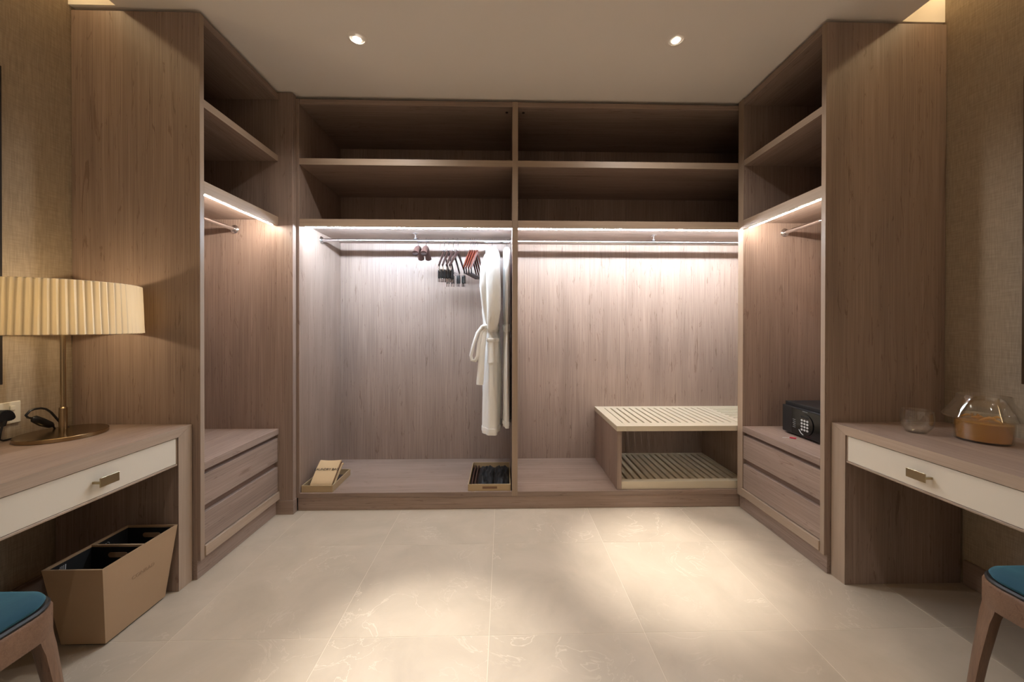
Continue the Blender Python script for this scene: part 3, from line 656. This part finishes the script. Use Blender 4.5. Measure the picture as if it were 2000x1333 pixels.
# ------------------------------------------------------------------ bathrobes, each on its own hanger
def robe(cx, rows, label, hlabel, full):
    hg = thing('robe_hanger', (cx, RY, RZ), hlabel, 'hanger'); hook(hg, -.072)
    hanger_body(hg, 'hanger_dark', .17, -.084, -.135, .010, .008, (1, .5)); hg.rotation_euler = (0, 0, math.radians(90))
    t = thing('bathrobe', (cx, RY, .45), label, 'bathrobe')
    zs = [r_[0] for r_ in rows]
    def at(z):
        for a, b in zip(rows, rows[1:]):
            if b[0] <= z <= a[0]:
                f = (a[0]-z)/(a[0]-b[0]); f = f*f*(3-2*f); return [p+(q-p)*f for p, q in zip(a[1:], b[1:])]
        return rows[-1][1:] if z < rows[-1][0] else rows[0][1:]
    def pt(z, a, off=0):
        dx, rx, ry = at(z)
        f = min(1, max(0, (1.66-z)/.35))
        rip = 1+f*(.085*math.sin(5*a+z*3.1)+.065*math.sin(9*a-z*4.3+1))
        c, s_ = math.cos(a), math.sin(a)
        sx = math.copysign(abs(c)**.8, c); sy = math.copysign(abs(s_)**.9, s_)
        return Vector((cx+dx+(rx*rip+off)*sx, RY+(ry*(1+.4*(rip-1))+off)*sy, z))
    n = 64; NZ = 60; z1, z0 = rows[0][0], rows[-1][0]
    rings = [[pt(z1+(z0-z1)*i/NZ, 2*PI*k/n) for k in range(n)] for i in range(NZ+1)]
    MB().loft(rings, True, True).build('robe_body', 'terry', t, smooth=75)
    for z, dz in ((z0+.03, .014),):
        MB().loft([[pt(zz, 2*PI*k/n, o_) for k in range(n)] for zz, o_ in ((z+dz, 0), (z+dz, .004), (z-dz, .004), (z-dz, 0))], True, False).build('hem', 'terry', t, smooth=60)
    wz = 1.172
    MB().loft([[pt(zz, 2*PI*k/n, o_) for k in range(n)] for zz, o_ in ((wz+.026, -.002), (wz+.024, .006), (wz+.008, .009), (wz-.012, .009), (wz-.026, .006), (wz-.028, -.002))], True, False).build('belt', 'terry', t, smooth=70)
    if full:
        MB().tube([(cx-.028, 2.50, 1.185), (cx-.060, 2.485, 1.182), (cx-.090, 2.472, 1.14), (cx-.116, 2.466, 1.06), (cx-.132, 2.466, .99), (cx-.126, 2.466, .960), (cx-.104, 2.466, .955), (cx-.088, 2.468, .985), (cx-.078, 2.472, 1.07), (cx-.064, 2.482, 1.14), (cx-.04, 2.495, 1.17)], .0105, 12, flat=(1, 1.2)).build('belt_loop', 'terry', t, smooth=70)
        MB().tube([(cx-.040, 2.497, 1.17), (cx-.050, 2.482, 1.13), (cx-.060, 2.472, 1.02), (cx-.066, 2.470, .90), (cx-.072, 2.470, .82), (cx-.074, 2.470, .795)], [.016, .021, .022, .022, .024, .022], 14, flat=(1.0, .42), up=(1, 0, 0)).build('belt_tail', 'terry', t, smooth=70)
        # patch pocket
        A = [math.radians(a) for a in range(252, 317, 6)]
        Z = [1.105-.165*i/8 for i in range(9)]
        g = MB(); F = [[g.bm.verts.new(pt(z, a, .010)) for a in A] for z in Z]; Bk = [[g.bm.verts.new(pt(z, a, -.002)) for a in A] for z in Z]
        for i in range(len(Z)-1):
            for j in range(len(A)-1): g.bm.faces.new((F[i][j], F[i][j+1], F[i+1][j+1], F[i+1][j])); g.bm.faces.new((Bk[i][j], Bk[i+1][j], Bk[i+1][j+1], Bk[i][j+1]))
        for i in range(len(Z)-1):
            for j in (0, -1): g.bm.faces.new((F[i][j], F[i+1][j], Bk[i+1][j], Bk[i][j]))
        for j in range(len(A)-1):
            for i in (0, -1): g.bm.faces.new((F[i][j], F[i][j+1], Bk[i][j+1], Bk[i][j]))
        pk = g.build('pocket', 'terry', t, smooth=60)
        MB().tube([pt(1.092, a, .012) for a in A], .009, 10, flat=(1.5, .6), up=(0, 0, 1)).build('pocket_cuff', 'terry', pk, smooth=60)
        # sleeve hanging down the near side to the waist
        P = [(cx+.010, 2.505, 1.685), (cx+.010, 2.478, 1.64), (cx+.014, 2.458, 1.55), (cx+.018, 2.452, 1.42), (cx+.020, 2.458, 1.30), (cx+.012, 2.475, 1.21), (cx+.004, 2.492, 1.165)]
        MB().tube(P, [.034, .045, .048, .048, .046, .040, .03], 20, flat=(1.0, .55), up=(1, 0, 0)).build('sleeve', 'terry', t, smooth=75)
        MB().tube([(cx-.030, 2.500, 1.66), (cx-.050, 2.475, 1.58), (cx-.052, 2.465, 1.45), (cx-.040, 2.470, 1.32), (cx-.020, 2.487, 1.20)], [.014, .022, .024, .022, .014], 14, flat=(1, .6), up=(1, 0, 0)).build('lapel', 'terry', t, smooth=75)
        MB().tube([(cx-.03, 2.56, 1.72), (cx-.035, 2.63, 1.738), (cx-.03, RY, 1.745), (cx-.035, 2.75, 1.738), (cx-.03, 2.82, 1.72)], .016, 12).build('collar', 'terry', t, smooth=75)
    return t
robe(-.083, [(1.752, .004, .020, .03), (1.740, .004, .036, .07), (1.715, .004, .048, .13), (1.67, .004, .056, .19), (1.60, -.002, .062, .215), (1.45, -.004, .066, .215), (1.30, -.004, .060, .20), (1.20, -.006, .050, .185), (1.16, -.006, .049, .18), (1.08, .000, .058, .19), (.90, .000, .062, .205), (.65, .000, .064, .215), (.455, .000, .064, .215)],
     'white terry bathrobe with the belt looped at its side', 'chrome hooked hanger inside the belted bathrobe', True)
robe(.0235, [(1.750, 0, .016, .03), (1.735, 0, .024, .07), (1.71, 0, .028, .13), (1.66, 0, .026, .19), (1.58, 0, .0265, .215), (1.30, 0, .026, .205), (1.20, 0, .021, .19), (1.16, 0, .021, .185), (1.05, 0, .024, .20), (.70, 0, .026, .21), (.50, 0, .0265, .21)],
     'white terry bathrobe squeezed against the divider panel', 'chrome hooked hanger inside the bathrobe by the divider', False)

# ------------------------------------------------------------------ safe
SZ = .5442
sf = thing('electronic_safe', (1.88, 2.04, SZ), 'black electronic safe with a round keypad', 'safe')
for yy in (1.86, 2.22):
    for xx in (1.76, 2.04): MB().lathe([(.012, 0), (.012, .006)], (xx, yy, SZ), 12, True).build('foot', 'black_plastic', sf)
bx('safe_body', 'safe_black', sf, 1.722, 2.075, 1.838, 2.232, SZ+.006, SZ+.189, .002)
dr = bx('safe_door', 'safe_black', sf, 1.702, 1.7218, 1.842, 2.229, SZ+.012, SZ+.168, .002)
bx('door_panel', 'safe_gloss', dr, 1.7006, 1.7019, 1.905, 2.155, SZ+.018, SZ+.162, .0004)
KC = (1.7004, 2.055, .630)
MB().prism([(KC[1]+.056*math.cos(2*PI*k/36), KC[2]+.060*math.sin(2*PI*k/36)) for k in range(36)], 'x', 1.6965, 1.7005, .001).build('keypad', 'safe_gloss', dr)
for i in range(4):
    for j in range(3):
        y, z = KC[1]+.019*(1-j), KC[2]+.026-.0175*i-.004
        MB().prism([(y+.0075*math.cos(2*PI*k/12), z+.0062*math.sin(2*PI*k/12)) for k in range(12)], 'x', 1.6945, 1.6966, .0006).build('key', 'key_silver', dr)
bx('display', 'print_grey', dr, 1.6955, 1.6966, KC[1]-.028, KC[1]+.028, KC[2]+.036, KC[2]+.047, .0004).data.materials[0] = MATS['safe_black']
MB().tube([(1.6962, KC[1]+.040, KC[2]-.036), (1.6962, KC[1]+.026, KC[2]-.052), (1.6962, KC[1]+.010, KC[2]-.060)], .0022, 6).build('keypad_trim', 'key_silver', dr, smooth=60)
for i in range(5): bx('printed_line', 'print_grey', dr, 1.7001, 1.7006, 2.126, 2.147-.003*(i % 2), .640-.011*i, .644-.011*i, 0)
bx('maker_plate', 'print_grey', dr, 1.7001, 1.7006, 2.04, 2.075, SZ+.156, SZ+.160, 0)
kt = thing('key_tag', (1.655, 2.09, SZ), 'small red and white tag lying in front of the safe', 'tag')
MB().prism([(1.664, 2.075), (1.676, 2.088), (1.655, 2.107), (1.640, 2.094)], 'z', SZ+.0002, SZ+.0042, .0005).build('tag_body', 'tag_red', kt)
MB().prism([(1.640, 2.095), (1.648, 2.100), (1.606, 2.104), (1.605, 2.098)], 'z', SZ+.0002, SZ+.0025, .0003).build('tag_strip', 'tag_white', kt)

# ------------------------------------------------------------------ glass jar and glass bowl on the desk
GX, GY = 1.915, 1.44
gj = thing('glass_jar', (GX, GY, ZD), 'clear flared glass jar with amber contents on the desk', 'jar')
prof_o = [(.070, .0), (.076, .004), (.078, .03), (.080, .085), (.108, .092), (.112, .098), (.100, .118), (.074, .165), (.072, .184)]
prof_i = [(.0695, .184), (.0715, .164), (.0975, .117), (.107, .099), (.104, .0955), (.0772, .088), (.0752, .03), (.073, .008), (.002, .0065)]
MB().lathe([(.002, 0)]+prof_o+prof_i, (GX, GY, ZD), 48).build('jar_glass', 'clear_glass', gj, smooth=50)
MB().lathe([(.002, .0075), (.072, .009), (.0742, .03), (.0755, .076), (.06, .082), (.03, .078), (.002, .083)], (GX, GY, ZD), 40).build('jar_contents', 'amber_gel', gj, smooth=60)
rnd = random.Random(5)
for k in range(12):
    a = rnd.uniform(0, 2*PI); r_ = rnd.uniform(.015, .05); zz = ZD+.086+rnd.uniform(0, .01)
    p = Vector((GX+r_*math.cos(a), GY+r_*math.sin(a), zz)); d = Vector((math.cos(a*3), math.sin(a*3), rnd.uniform(.05, .4)))*.014
    MB().tube([p-d, p+d*.2+Vector((0, 0, .004)), p+d], [.002, .005, .0015], 6).build('shaving', 'amber_gel', gj, smooth=60)
bo = [(.002, 0), (.030, 0), (.034, .004), (.050, .03), (.054, .06), (.050, .098), (.0485, .098), (.0525, .06), (.0485, .031), (.033, .007), (.002, .0055)]
MB().lathe(bo, (1.785, 1.565, ZD), 40).build('glass_bowl', 'clear_glass', smooth=50, loc=(1.785, 1.565, ZD), label='small empty clear glass bowl beside the amber jar', cat='bowl')

for o in bpy.data.objects:
    if '_o' in o: del o['_o']
